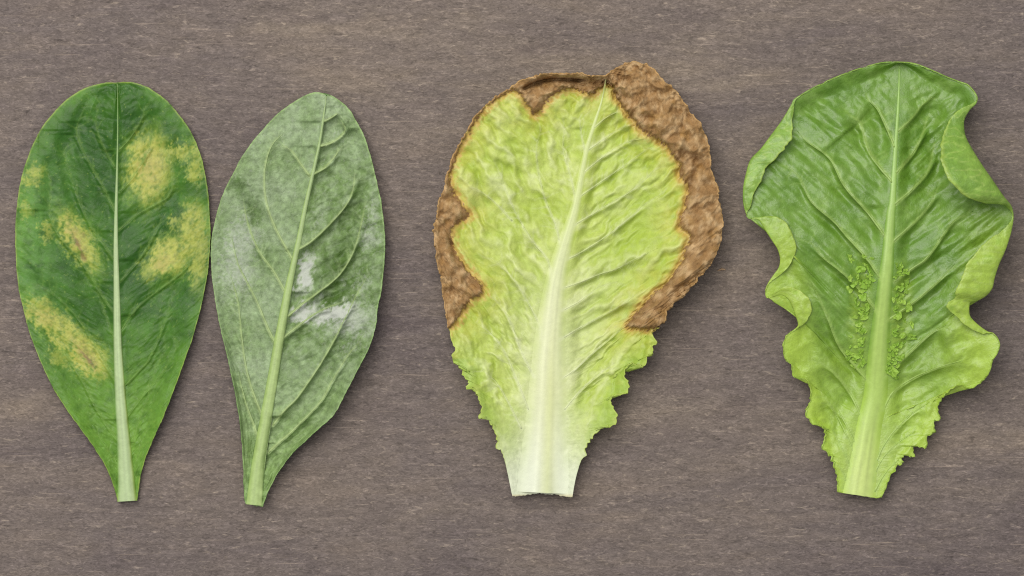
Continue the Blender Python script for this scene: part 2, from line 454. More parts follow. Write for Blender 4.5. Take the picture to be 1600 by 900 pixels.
    def vein_parts(self, mat, parent, root, width=2.6, height=1.1, tint=None, tf=0.0):
        for v in self.vl:
            L = np.r_[0, np.cumsum(np.hypot(*np.diff(v, axis=0).T))]
            m = max(8, int(L[-1] / 4)); q = np.linspace(0, L[-1], m)
            p = np.stack([np.interp(q, L, v[:, 0]), np.interp(q, L, v[:, 1])], 1)
            p[:, 0] += 0.5 * pn(q / 14, q * 0 + p[0, 1], 5); tg = np.gradient(p, axis=0); tg /= np.hypot(tg[:, 0], tg[:, 1])[:, None]
            nr = np.stack([-tg[:, 1], tg[:, 0]], 1)
            f = q / q[-1]; wd = width * (1 - 0.8 * f); hh = height * (1 - 0.85 * f)
            verts = []; cols = []
            prof = [(-1.0, -1.4), (-0.6, 0.25), (-0.2, 0.85), (0.2, 0.85), (0.6, 0.25), (1.0, -1.4), (0, -2.2)]
            for i in range(m):
                zc, cc = self.at(*p[i])
                for (u, h) in prof:
                    x, y = p[i] + nr[i] * u * wd[i]
                    zz, c = self.at(x, y, 3)
                    zpx = (0.5 * zz + 0.5 * zc) / S + h * hh[i]
                    verts.append(world(np.array(x), np.array(y), np.array(max(zpx, 0.3))))
                    cols.append(c if tint is None else c * (1 - tf) + tint * tf)
            K = len(prof); fc = []
            for i in range(m - 1):
                for j in range(K):
                    a = i * K + j; b = i * K + (j + 1) % K
                    fc.append((a, b, b + K, a + K))
            fc.append(tuple(range(K))[::-1]); fc.append(tuple((m - 1) * K + j for j in range(K)))
            o = mesh_obj('vein', np.array(verts), fc, mat, root, np.array(cols), True, {'powder': np.zeros(len(verts))})
            o.parent = parent

    def midrib_part(self, mat, root, colf, top=0.18, bot=0.22, y_from=None, n=220, ring=22, widen=1.0, flat=1.0, groove=0.0, end_col=None, minh=0.6, lift_=0.0):
        y = np.linspace(self.y0 + 2 if y_from is None else y_from, self.y1, n)
        x = self.mx(y); wd = self.mw(y) * widen
        tg = np.stack([np.gradient(x), np.gradient(y)], 1); tg = gsmooth(tg, 6); tg /= np.hypot(tg[:, 0], tg[:, 1])[:, None]
        nr = np.stack([tg[:, 1], -tg[:, 0]], 1)
        a = np.linspace(0, 2 * np.pi, ring, endpoint=False)
        cu = np.cos(a); su = np.sin(a)
        verts = []; cols = []; zline = np.array([self.at(x[i], y[i])[0] for i in range(n)]) / S
        zline = gsmooth(zline, 5)
        for i in range(n):
            ht = max(minh, wd[i] * top) ; hb = max(minh, wd[i] * bot)
            for c_, s_ in zip(cu, su):
                u = c_ * wd[i] / 2; X, Y = x[i] + nr[i, 0] * u, y[i] + nr[i, 1] * u
                if s_ >= -1e-6:
                    prof = abs(s_) ** flat if flat < 2 else (1 - c_ * c_) ** (flat - 1)
                    zl = self.at(X, Y, 3)[0] / S
                    zz = (zl * (1 - prof) + zline[i] * prof) + ht * prof - groove * wd[i] * math.exp(-(c_ / 0.35) ** 2) * prof - 0.35 + lift_ * prof
                else: zz = zline[i] - hb * abs(s_)
                verts.append(world(np.array(X), np.array(Y), np.array(max(zz, 0.4))))
                cols.append((c_, y[i], X, Y, s_))
        cols = np.array(cols)
        base = np.array([self.at(c[2], c[3], 3)[1] for c in cols])
        cc = colf(cols[:, 0], cols[:, 1], cols[:, 2], cols[:, 3], base)
        fc = []
        for i in range(n - 1):
            for j in range(ring):
                p = i * ring + j; q = i * ring + (j + 1) % ring
                fc.append((p, p + ring, q + ring, q))
        fc.append(tuple(range(ring)))
        # cut end: own ring of vertices so that the edge stays crisp
        k = len(verts); verts = verts + verts[(n - 1) * ring:]
        cc = np.vstack([cc, np.tile(end_col if end_col is not None else cc[-ring:].mean(0), (ring, 1))])
        fc.append(tuple(k + j for j in range(ring))[::-1])
        for f in (0,): pass
        return mesh_obj('midrib', np.array(verts), fc, mat, root, cc, True, {'powder': np.zeros(len(verts))})

def leaf_root(name, px, py, label):
    loc = ((px - 800) * S, (450 - py) * S, 0.0)
    o = empty(name, loc); tag(o, label, 'leaf', 'four leaves laid in a row')
    return Root(o, loc)

# ================================================================== leaf 1: dark green, yellow blotches
def leaf_blotched():
    left = [(184,129),(172,129),(160,130),(132,138),(104,156),(80,180),(60,208),(44,244),(32,284),(26,324),(24,364),(25,404),(29,448),(35,478),(44,512),(60,556),(80,600),(102,636),(128,672),(148,700),(164,726),(174,748),(181,770),(185,783)]
    right = [(184,129),(196,128),(209,129),(230,136),(252,150),(276,174),(296,202),(310,232),(319,264),(325,300),(328,340),(329,372),(326,412),(320,452),(312,488),(302,524),(288,564),(272,608),(256,648),(242,680),(230,708),(221,736),(216,768),(214,782)]
    mid = [(184,129,1.2),(184,200,2),(183,260,3.2),(181.5,324,5),(181,380,7),(182,440,9),(184,540,12.5),(188,620,16),(194,700,20),(199,783,27)]
    lf = Leaf(mid, left, right, slope=0.75, nt=96, crumb=(0.55, 760))
    lf.veins([[(178,405),(160,378),(144,356),(128,324),(114,285),(103,250),(100,225)], [(180,492),(158,458),(128,410),(95,372),(79,335),(80,290),(74,260)],
        [(180,330),(158,285),(135,245),(120,208),(127,180),(142,150)], [(181,540),(168,500),(152,456),(138,432)], [(186,690),(154,644),(134,604),(108,560),(80,520)],
        [(183,600),(160,560),(128,505),(90,465),(55,440)], [(180,262),(160,225),(150,190),(158,155)], [(192,745),(178,715),(160,690),(140,660)],
        [(188,440),(224,396),(244,360),(258,330)], [(185,360),(215,335),(250,316),(264,305),(270,280),(266,236)], [(192,606),(215,582),(232,562),(248,528),(264,484),(280,440)],
        [(200,712),(208,690),(216,662),(232,616),(244,576),(262,540)], [(187,520),(215,480),(250,452),(290,420),(312,380)], [(187,300),(210,272),(232,235),(236,205)],
        [(186,235),(204,215),(222,185),(226,165)], [(204,750),(212,722),(222,690),(240,650)], [(195,655),(222,618),(255,580),(284,530)]])
    px, py = lf.px, lf.py
    u = lf.T; d = lf.dm
    # ---- form: gently cupped with the margin lifted clear, slight waves, furrowed veins
    z = 9 + 7 * u ** 2 * sm(120, 320, py) * lf.wf + 11 * sm(420, 700, py) * u ** 1.3 * lf.wf
    z += 5 * sm(330, 130, py) * (1 - 0.6 * u)
    z += 3.5 * u * np.sin(lf.Sg * 9 + lf.side * 1.3) * lf.wf
    bul = 1 - np.exp(-(lf.vd / 11.0) ** 2)
    z += 3.0 * bul * sm(0, 0.12, u) * sm(1, 0.8, u) * sm(760, 600, py)
    z += 0.8 * fbm(px / 34, py / 34, 3, 2) * sm(0, .1, u) + 0.8 * fbm(lf.Sg * 60 + lf.side * 9, u * 5, 8, 2) * sm(0, 0.2, u)
    z += 0.18 * fbm(px / 7, py / 7, 44, 2) - 0.55 * lf.fv - 6.5 * lf.tr * sm(0, .1, u) + 0.6 * fbm((px * lf.side + py * .5) / 24, (py + px * lf.side * .5) / 6.5, 46, 2) * np.exp(-((u - .3) / .28) ** 2)
    # ---- pigment, plus a sheen painted on the left side
    n1 = fbm(px / 60, py / 60, 21, 4); n2 = fbm(px / 17, py / 17, 22, 4); n3 = fbm(px / 6, py / 6, 23, 3)
    dark, midg, lite = lin(40, 84, 16), lin(70, 116, 28), lin(108, 156, 52)
    c = np.broadcast_to(dark, (*px.shape, 3)).copy()
    c = mixc(c, midg, sm(-0.7, 1.1, n1 + 0.2 * n2 + 0.7 * sm(420, 700, py) - 0.15))
    sheen_l = sm(0.35, 0.95, u) * (lf.side < 0) * sm(200, 330, py) * sm(560, 440, py)
    c = mixc(c, lin(100, 146, 66), 0.7 * sheen_l * sm(-0.5, 0.5, n2 + 0.3))  # left side painted lighter to stand in for its sheen
    c = mixc(c, lin(118, 160, 62), 0.75 * sm(470, 700, py) * sm(-1.7, 0.5, n2))
    c = mixc(c, lite, 0.4 * sm(0.72, 1.0, u) * sm(-0.6, 0.6, n1))
    c = mixc(c, lin(60, 112, 40), 0.2 * sm(0.0, 0.5, n2) * sm(0.1, 0.5, u))
    # blotches
    n5 = fbm(px / 3.4, py / 3.4, 27, 2)
    wx = px + 10 * n2 + 8 * n3 + 6 * n5; wy = py + 10 * fbm(px / 17, py / 17, 31, 4) + 8 * fbm(px / 6, py / 6, 32, 3) + 6 * fbm(px / 3.4, py / 3.4, 33, 2)
    B = [(233,262,33,52,4,1.0),(282,236,24,11,0,.75),(304,256,13,30,-8,.7),(264,400,34,26,-35,1.0),(300,362,22,44,8,.85),(311,400,14,48,6,.7),(276,348,9,12,0,.6),
         (124,376,50,19,58,.95),(52,274,15,17,40,.7),(40,325,9,16,0,.45),(74,362,9,14,0,.55),(98,518,62,20,40,.95),(138,558,36,24,48,1.0),(64,488,28,20,30,.7),(236,420,16,20,10,.5),(92,560,18,12,30,.5)]
    ym = np.zeros(px.shape)
    for (cx, cy, rx, ry, an, st) in B:
        ym = np.maximum(ym, st * sm(1.35, 0.75, blob(wx, wy, cx, cy, rx * 0.92, ry * 0.92, an)))
    ym *= np.clip(0.80 + 0.75 * (n2 + 0.9 * n3 + 0.6 * n5), 0.08, 1)
    ym *= 1 - 0.35 * lf.vm
    ym = np.clip(ym, 0, 1)
    halo = np.zeros(px.shape)
    for (cx, cy, rx, ry, an, st) in B:
        halo = np.maximum(halo, st * sm(1.7, 0.8, blob(wx, wy, cx, cy, rx, ry, an)))
    c = mixc(c, lin(124, 156, 58), 0.6 * halo)
    c = mixc(c, lin(174, 178, 84), 0.9 * ym)
    tn = np.zeros(px.shape)
    for (cx, cy, rx, ry, an, st) in [(236,262,20,34,4,.8),(258,408,20,14,-40,.8),(118,370,34,9,58,.9),(134,554,36,10,48,.95),(70,494,26,11,32,.6)]:
        tn = np.maximum(tn, st * sm(1.3, 0.4, blob(wx, wy, cx, cy, rx, ry, an)))
    c = mixc(c, lin(176, 154, 100), 0.5 * tn * np.clip(0.8 + 0.5 * n3, 0, 1))
    for (cx, cy, rx, ry, an) in [(122,382,20,3.5,62),(136,560,22,3,50),(130,402,9,4,60)]:
        c = mixc(c, lin(120, 84, 66), 0.6 * sm(1.3, 0.3, blob(px + 3 * n3, py, cx, cy, rx, ry, an)))
    c = c * (1 + 0.07 * n2 + 0.09 * n3)[..., None]
    # small pale freckles
    c = mixc(c, lin(132, 160, 70), 0.5 * sm(0.62, 0.85, fbm(px / 4.5, py / 4.5, 55, 2)))
    c = mixc(c, lin(140, 172, 92), 0.45 * lf.vm * (0.6 + 0.4 * n3))
    c = mixc(c, lin(128, 162, 74), 0.24 * lf.fv)
    rimm = sm(3.2, 0.6, lf.de) * sm(-.7, .6, n2 + .2)
    c = mixc(c, lin(150, 172, 80), 0.75 * rimm)
    und = mixc(c, lin(130, 160, 100), np.full(px.shape, 0.6))
    root = leaf_root('blotched_leaf', 199, 783, 'dark green oval leaf with yellow and tan blotches, leftmost of the four')
    mat = leaf_material('green_leaf', rough=0.44, spec=0.32, cell=520, bump=0.16, mott=0.12, trans=0.10)
    bl = lf.finish('blade', z, c, und, 0.00035, mat, root, lift=0.0006)
    def mc(cu, y, x, yy, base):
        f = sm(150, 420, y)
        a = lin(136, 168, 104) * (1 - f)[:, None] + lin(172, 192, 142) * f[:, None]
        a = a * (1 + 0.10 * np.sin(cu * 14 + 0.6 * pn(y / 40, cu * 3, 3)))[:, None] * (1 + 0.06 * pn(y / 3.0, cu * 2, 4))[:, None]
        a = mixc(a, lin(168, 178, 74), 0.75 * sm(0.55, 0.9, cu) * sm(480, 640, y))
        a = mixc(a, base, sm(0.6, 1.0, np.abs(cu)) * 0.9)
        return a
    smat = leaf_material('pale_stalk', cells=0.0, rough=0.40, spec=0.4, cell=700, bump=0.12, mott=0.08, trans=0.05)
    lf.midrib_part(smat, root, mc, top=0.15, bot=0.30, flat=1.6, groove=0.0, end_col=lin(120, 145, 85), widen=1.16, lift_=0.7, minh=0.9)
    lf.vein_parts(mat, bl, root, width=1.5, height=0.5)
leaf_blotched()

# ================================================================== leaf 2: grey-green underside, white mildew
def leaf_mildewed():
    left = [(510,148),(499,145),(486,146),(464,157),(435,178),(409,205),(383,238),(365,271),(348,306),(337,343),(331,379),(331,416),(335,454),(343,504),(353,543),(361,578),(370,621),(377,668),(380,718),(382,753),(383,775),(384,786)]
    right = [(510,148),(521,151),(530,157),(545,170),(559,192),(574,225),(585,266),(594,306),(600,346),(602,383),(601,409),(597,450),(593,469),(589,487),(588,508),(578,541),(557,582),(539,617),(522,648),(493,674),(462,703),(438,734),(423,761),(414,782),(411,791)]
    mid = [(510,148,2),(501,214,4),(490,266,5.5),(477,324,7),(466,379,8.5),(451,449,12),(438,520,15),(425,598,17.5),(413,668,19.5),(403,730,22),(397,789,26)]
    lf = Leaf(mid, left, right, slope=0.75, nt=96, crumb=(0.55, 760))
    lf.veins([[(501,228),(516,224),(530,216),(538,207),(539,198),(531,186)], [(490,272),(508,262),(524,244),(532,230)], [(466,390),(486,378),(512,354),(540,322),(552,296),(555,264)],
        [(450,494),(474,474),(496,458),(530,430),(552,394),(565,350),(572,310)], [(427,664),(446,640),(465,621),(500,570),(524,528),(540,496),(559,458),(580,423)],
        [(420,706),(440,688),(458,672),(500,629),(520,594),(547,551),(566,532)], [(506,190),(518,184),(530,176)], [(440,530),(470,506),(500,486),(540,470)],
        [(457,405),(431,357),(416,313),(414,266),(424,229),(442,209)], [(484,275),(470,256),(456,236),(440,226)], [(430,536),(416,506),(403,474),(386,440),(372,412),(362,370)],
        [(410,650),(396,614),(386,580),(379,535),(372,470),(360,430)], [(405,690),(397,664),(384,628),(372,580)], [(446,456),(428,424),(405,392),(388,350),(380,310)]])
    px, py = lf.px, lf.py; u = lf.T
    R_ = (lf.side > 0)
    z = 13 + 9 * u ** 2 * sm(140, 330, py) * lf.wf + 8 * sm(480, 700, py) * u * lf.wf
    z += 10 * R_ * u ** 2 * np.exp(-((py - 560) / 90) ** 2)
    z += 4 * u * np.sin(lf.Sg * 10 + lf.side * 2.1 + 1.0) * lf.wf
    bul = np.exp(-(lf.vd / 5.0) ** 2)
    amp = np.where(R_, 3.2, 1.6)
    z += amp * (np.exp(-(lf.vd / 9.0) ** 2) - 0.4) * sm(0, 0.15, u) * sm(1, 0.85, u) * sm(760, 620, py)
    z += np.where(R_, 4.4, 1.6) * fbm(px / 27 + 3, py / 27, 61, 3) * sm(0, .15, u) + np.where(R_, 2.4, 1.2) * fbm(lf.Mg * 45 + lf.side * 5, u * 4, 63, 2) * sm(0, .2, u) * sm(.02, .12, lf.Sg)
    z += 0.4 * fbm(px / 7, py / 7, 64, 2) + 0.5 * lf.fv - np.where(R_, 17.0, 6.0) * lf.tr * sm(0, .12, u) * sm(1, .8, u)
    n1 = fbm(px / 55, py / 55, 71, 4); n2 = fbm(px / 16, py / 16, 72, 4); n3 = fbm(px / 5, py / 5, 73, 3)
    c = np.broadcast_to(lin(122, 146, 96), (*px.shape, 3)).copy()
    c = mixc(c, lin(144, 164, 124), sm(-0.6, 0.6, n1))
    c = mixc(c, lin(98, 126, 64), 0.85 * sm(-0.6, 0.5, n2 + .4 * n1) * R_ * sm(200, 280, py) * sm(640, 520, py))
    c = mixc(c, lin(126, 156, 84), 0.6 * sm(560, 740, py))
    wx = px + 11 * n2 + 8 * n3; wy = py + 11 * fbm(px / 16, py / 16, 75, 4) + 8 * fbm(px / 5, py / 5, 76, 3)
    dk = np.zeros(px.shape)
    for (cx, cy, rx, ry, an, st) in [(372,292,30,15,30,.8),(394,322,12,34,-20,.75),(545,338,18,26,30,.7),(530,404,20,44,35,1.0),(506,425,12,24,20,.95),(530,456,36,14,-35,1.1),(566,430,10,30,20,.6),(540,536,28,20,-50,.6),(470,520,20,12,-40,.55),(535,232,10,20,0,.45),(520,500,18,9,-20,.5),(560,300,12,20,10,.4),(404,400,16,24,0,.45)]:
        dk = np.maximum(dk, st * sm(1.6, 0.1, blob(wx, wy, cx, cy, rx, ry, an)))
    c = mixc(c, lin(72, 100, 40), 0.95 * np.clip(dk, 0, 1))
    c = mixc(c, lin(176, 194, 128), 0.75 * lf.vm)
    c = mixc(c, lin(146, 176, 110), 0.7 * sm(3.5, 0.8, lf.de))
    c = mixc(c, lin(160, 180, 128), 0.45 * lf.fv)
    # mildew: white felt
    pw = np.full(px.shape, 0.06) + 0.14 * n2
    for (cx, cy, rx, ry, an, st) in [(478,428,11,38,12,1.1),(476,490,26,13,-25,1.15),(525,490,40,15,-14,1.2),(548,504,40,30,-20,.7),(576,372,18,26,0,.5),(585,330,10,30,0,.4),(500,470,26,8,-30,.6),(380,380,34,44,20,.52),(376,425,30,44,0,.46),(545,540,26,14,-40,.5),(540,440,10,8,0,.55),(566,440,14,30,10,.45),(390,340,14,30,-10,.42),(500,340,16,30,20,.22),(350,430,10,40,0,.3),(530,212,14,10,0,.3)]:
        pw = np.maximum(pw, st * sm(1.6, 0.1, blob(wx, wy, cx, cy, rx, ry, an)))
    pw = (pw + 0.22 * n3) * sm(700, 560, py) + 0.04
    pw *= 1 - 0.8 * np.clip(dk, 0, 1) * sm(1.1, 0.5, pw)
    pw *= 1 - 0.75 * lf.vm * (pw < 0.8)
    und = mixc(c, lin(60, 105, 40), np.full(px.shape, 0.8))
    root = leaf_root('mildewed_leaf', 397, 789, 'grey green oval leaf dusted with white mildew beside the blotched leaf')
    mat = leaf_material('mildewed_green', rough=0.5, spec=0.35, cell=560, bump=0.34, mott=0.32, trans=0.10, powder=True)
    bl = lf.finish('blade', z, c, und, 0.00035, mat, root, {'powder': pw}, lift=0.0006, under_attr={'powder': pw * 0})
    def mc(cu, y, x, yy, base):
        f = sm(200, 560, y)
        a = lin(156, 178, 124) * (1 - f)[:, None] + lin(164, 186, 120) * f[:, None]
        a = a * (1 + 0.06 * np.sin(cu * 11 + 0.8 * pn(y / 50, cu * 3, 3)))[:, None] * (1 + 0.05 * pn(y / 3.5, cu * 2, 4))[:, None]
        a = mixc(a, lin(150, 178, 92), 0.5 * sm(0.3, 0.9, -cu))
        return mixc(a, base, sm(0.85, 1.0, np.abs(cu)) * 0.6)
    smat = leaf_material('pale_green_stalk', cells=0.0, rough=0.42, spec=0.38, cell=700, bump=0.14, mott=0.10, trans=0.05)
    lf.midrib_part(smat, root, mc, top=0.30, bot=0.28, end_col=lin(150, 160, 100), widen=1.0)
    lf.vein_parts(smat, bl, root, width=2.8, height=1.2, tint=lin(158, 180, 122), tf=0.3)
leaf_mildewed()

# ================================================================== leaf 3: pale lettuce leaf with scorched margin
def leaf_scorched():
    left = [(946,120),(930,120),(917,119),(908,115.5),(893,115),(877,115),(864,117),(851,116),(838,118),(828,120),(802,133),(786,144),(770,155),(756,168),(744,181),(724,213),(708,245),(698,276),(689,311),(683,336),(681,346),(678,360),(677,378),(681,398),(685,418),(689,430),(690,440),(693,462),(696,488),(699,508),(703,517),(704,528),(708,538),(711,547),(707,554),(707,562),(713,569),(722,578),(724,588),(732,596),(728,607),(738,605),(744,612),(748,623),(754,638),(747,653),(757,652),(766,658),(771,670),(777,685),(775,694),(778,702),(783,704),(788,717),(793,737),(798,763),(801,775)]
    right = [(946,120),(953,114),(958,110),(970,103),(981,99),(995,96),(1004,98),(1013,103),(1030,118),(1047,133),(1057,143),(1062,151),(1070,162),(1076,172),(1086,184),(1096,198),(1105,219),(1108,232),(1109,247),(1112,268),(1121,294),(1123,310),(1127,326),(1130,349),(1126,360),(1127,374),(1122,392),(1112,410),(1108,414),(1099,427),(1092,431),(1088,441),(1079,447),(1068,462),(1058,466),(1050,478),(1042,483),(1039,500),(1028,511),(1019,517),(1020,525),(1026,535),(1020,540),(1020,552),(1012,554),(1010,564),(1002,571),(992,567),(984,567),(977,575),(975,588),(982,600),(979,613),(967,615),(956,618),(954,628),(961,642),(964,657),(957,665),(945,666),(932,675),(920,690),(914,701),(916,711),(909,717),(903,733),(898,753),(894,777)]
    mid = [(947,122,1.5),(940,158,4),(930,190,6.5),(917,233,9),(906,290,13),(897,334,17),(880,392,25),(869,441,31),(861,508,40),(857,566,47),(855,620,53),(852,680,60),(848,770,76)]
    lf = Leaf(mid, left, right, slope=0.85, nt=104, sig=16, base_fade=330, teeth=(530, 725, 7.0, 10.5), crumb=(2.2, 520))
    lf.veins([[(927,200),(950,182),(972,172)], [(918,235),(948,214),(975,198),(992,196)], [(911,270),(945,243),(980,222),(1010,216)], [(904,308),(945,280),(985,252),(1018,228)],
        [(896,352),(940,326),(990,296),(1030,258)], [(886,405),(905,396),(943,372),(981,343),(1010,318),(1040,300)], [(880,450),(906,441),(938,428),(964,420),(990,406),(1028,388)], [(876,486),(900,474),(917,462),(938,448),(966,440)],
        [(876,530),(906,512),(935,496),(972,476),(1004,452)], [(880,590),(897,578),(930,548),(963,520),(985,505)], [(882,640),(905,612),(935,585),(962,566)],
        [(846,530),(845,513),(830,482),(810,447),(792,425),(765,400)], [(862,440),(856,407),(833,378),(813,346),(799,318),(787,288),(778,260)], [(875,380),(868,352),(851,310),(842,270),(838,233),(846,200)],
        [(835,590),(813,545),(798,505),(781,476),(760,458)], [(800,345),(775,318),(752,300),(735,292)], [(826,640),(806,590),(790,552),(768,522),(740,500)],[(899,310),(890,270),(880,235),(882,195)],[(915,240),(908,210),(905,180)],[(815,670),(795,630),(776,598),(750,575)]])
    px, py = lf.px, lf.py; u = lf.Tz
    n1 = fbm(px / 60, py / 60, 81, 4); n2 = fbm(px / 18, py / 18, 82, 4); n3 = fbm(px / 6, py / 6, 83, 3); n4 = fbm(px / 3.2, py / 3.2, 84, 2)
    # live area, inside the scorch line
    live = [(804,141),(816,152),(825,167),(835,180),(845,172),(856,158),(871,145),(891,139),(914,146),(926,149),(934,140),(946,131),(955,137),(969,164),(987,187),(998,201),(1016,213),(1039,227),(1050,242),(1060,256),(1062,276),(1073,294),(1070,326),(1063,337),(1062,355),(1078,372),(1070,389),(1062,412),(1047,436),(1024,456),(1007,473),(990,493),(980,510),(998,514),(1016,515),(1040,512),
            (1060,560),(1000,800),(780,800),(690,560),(700,517),(712,505),(724,485),(738,467),(755,459),(750,444),(738,430),(721,410),(708,386),(706,363),(715,349),(736,337),(724,323),(711,302),(703,276),(713,245),(728.5,214),(747,184),(761,167),(775,155.5),(790,146)]
    lv = catmull(live + [live[0]], 5)[:, :2]
    wx = px + 4.0 * n3 + 2.5 * n4 + 3 * n2; wy = py + 4.0 * fbm(px / 6, py / 6, 85, 3) + 2.5 * fbm(px / 3.2, py / 3.2, 86, 2)
    dl, _ = seg_dist(wx.ravel(), wy.ravel(), lv); dl = dl.reshape(px.shape)
    ins = inside(wx.ravel(), wy.ravel(), lv).reshape(px.shape)
    sd = np.where(ins, dl, -dl)                      # + inside the live area
    nec = sm(0.8, -1.2, sd)
    # ---- form
    z = 15 + 9 * sm(0.2, 1, u) * u + 6 * sm(470, 120, py)
    z += 14 * u ** 1.5 * sm(500, 620, py) * sm(740, 630, py) * lf.wf
    z += 22 * np.exp(-((px - 1040) / 80) ** 2 - ((py - 500) / 70) ** 2) * u
    z += 16 * np.exp(-((px - 1070) / 60) ** 2 - ((py - 400) / 60) ** 2)
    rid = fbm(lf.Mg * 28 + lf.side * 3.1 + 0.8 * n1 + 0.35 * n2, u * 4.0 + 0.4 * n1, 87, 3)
    z += np.where(lf.side > 0, 7.5, 7.0) * rid * lf.rm * sm(690, 560, py)
    z -= np.where(lf.side > 0, 18.0, 10.0) * lf.tr * lf.rm * sm(1, .85, u) * sm(700, 600, py)
    z += np.where(lf.side > 0, 1.5, 2.4) * fbm(px / 26, py / 26, 88, 2) * lf.rm - 0.6 * lf.fv * sm(690, 560, py) * (1 - 0.3 * nec) + 0.5 * fbm(px / 7, py / 7, 89, 2)
    z += 2.2 * np.sin(lf.Mg * 120) * sm(.8, 1, u) * sm(470, 540, py) * sm(730, 660, py)       # frilled lower margin
    # scorched rim: crumpled, lifted; upper rim curls into a lip, blade drops in the crease beneath it
    crm = np.abs(fbm(px / 40, py / 40, 91, 4)); crf = np.abs(fbm(px / 9, py / 9, 92, 3))
    out = np.clip(-sd, 0, 60)
    z += nec * (4 * sm(0, 10, out) + 19 * (0.42 - crm) + 6.0 * (0.4 - crf) + 1.5 * n4)
    z -= 5 * np.exp(-(sd / 3.0) ** 2) * (px > 940) + 3 * np.exp(-(sd / 3.0) ** 2)
    big, bp_ = seg_dist(px.ravel(), py.ravel(), [(820,139),(834,131),(850,125.5),(872,123.5),(895,124.5),(918,127.5),(940,127)]); big = big.reshape(px.shape)
    z -= 22 * np.exp(-(big / 3.4) ** 2) * sm(0.6, 0.75, u)
    lip = np.exp(-((px - 880) / 52) ** 2) * sm(150, 130, py)
    z += 16 * np.exp(-((px - 885) / 60) ** 4) * (py < 132) * sm(9, 3, np.abs(py - 118))
    fold = catmull([(972,128),(1000,160),(1034,190),(1066,226),(1085,236)], 6)
    fd, _ = seg_dist(px.ravel(), py.ravel(), fold); fd = fd.reshape(px.shape)
    z += 10 * nec * np.exp(-(fd / 17) ** 2)
    f2 = [(1066,240),(1085,248),(1092,262),(1078,290)]
    fd2, _ = seg_dist(px.ravel(), py.ravel(), f2); fd2 = fd2.reshape(px.shape)
    z -= 17 * nec * np.exp(-(fd2 / 7) ** 2)
    f3, _ = seg_dist(px.ravel(), py.ravel(), [(1112,400),(1090,420),(1060,440),(1034,470),(1016,490)]); f3 = f3.reshape(px.shape)
    z += 9 * nec * np.exp(-(f3 / 7) ** 2)
    z = np.where(z < 1.5, 1.5 + 0.2 * (z - 1.5), z)
    z = gsmooth(gsmooth(z, 0.7).T, 0.7).T
    # ---- pigment, plus ridge highlights and valley shade put into the colour
    c = np.broadcast_to(lin(192, 208, 108), (*px.shape, 3)).copy()
    c = mixc(c, lin(174, 196, 76), 0.7 * sm(-0.1, 0.7, n1 + 0.4 * n2 + 0.2))
    c = mixc(c, lin(218, 228, 160), 0.65 * sm(-0.05, 0.7, rid * 0.9 + 0.5 * n2))  # ridges painted paler, imitating their highlights
    c = mixc(c, lin(158, 184, 54), 0.45 * sm(0.0, -0.7, rid + 0.4 * n2))  # valleys between ridges painted deeper green, imitating shade
    c = mixc(c, lin(160, 186, 62), 0.45 * (lf.side > 0) * sm(.1, .3, u) * sm(1.0, .7, u) * sm(560, 440, py) * sm(-.8, .5, n1))
    pale = sm(0.55, 0.0, u) * sm(330, 620, py)
    c = mixc(c, lin(216, 222, 176), 0.75 * pale)
    c = mixc(c, lin(224, 230, 206), 0.9 * sm(600, 735, py) * (1 - 0.8 * u * sm(760, 660, py)))
    c = mixc(c, lin(150, 184, 62), 0.65 * sm(0.55, 0.95, u) * sm(500, 560, py) * sm(720, 640, py) * sm(-.6, .3, n2 + .2))
    c = mixc(c, lin(226, 230, 196), 0.5 * lf.vm)
    c = mixc(c, lin(222, 228, 180), 0.4 * lf.fv)
    # yellowing next to the scorch
    ye = sm(62, 2, sd) * (py < 560)
    c = mixc(c, lin(196, 192, 70), 0.55 * ye * sm(-0.9, 0.6, n2))
    c = mixc(c, lin(206, 168, 92), 0.85 * sm(13, 0.5, sd + 4 * n3) * (py < 540) * sm(30, -5, py - 520))
    br = mixc(np.broadcast_to(lin(154, 121, 80), (*px.shape, 3)).copy(), lin(190, 160, 118), sm(-0.3, 0.6, n2 + 0.5 * n3))
    br = mixc(br, lin(118, 84, 50), 0.5 * sm(0.25, 0.8, n3 + 0.6 * n4 - 0.4 * n2))
    br = mixc(br, lin(164, 126, 70), 0.5 * sm(0.1, 0.7, fbm(px / 24, py / 24, 97, 3)))
    br = mixc(br, lin(104, 70, 42), 0.7 * sm(5, 0.5, out) * sm(-.4, .5, n2 + .4))
    br = mixc(br, lin(192, 156, 104), 0.7 * sm(2.5, .4, lf.de))
    c = c * (1 - nec[..., None]) + br * nec[..., None]
    rimg = sm(2.6, .5, lf.de) * (1 - nec) * (py > 500)
    c = mixc(c, lin(186, 204, 96), 0.7 * rimg * sm(740, 690, py))
    c = mixc(c, lin(212, 202, 160), 0.7 * sm(3.0, 0.5, 774 - py))
    und = c * 0.92
    root = leaf_root('scorched_leaf', 848, 775, 'pale yellow green lettuce leaf with a crumpled dried brown margin')
    mat = leaf_material('pale_lettuce', rough=0.46, spec=0.42, cell=430, bump=0.20, mott=0.10, trans=0.16)
    dry = leaf_material('dried_leaf', rough=0.85, spec=0.15, cell=900, bump=0.6, mott=0.18, trans=0.0, crust=True)
    bl = lf.finish('blade', z, c, und, 0.0005, mat, root, split=((sd < 0).astype(float), 'scorched_margin', dry), lift=0.0012)
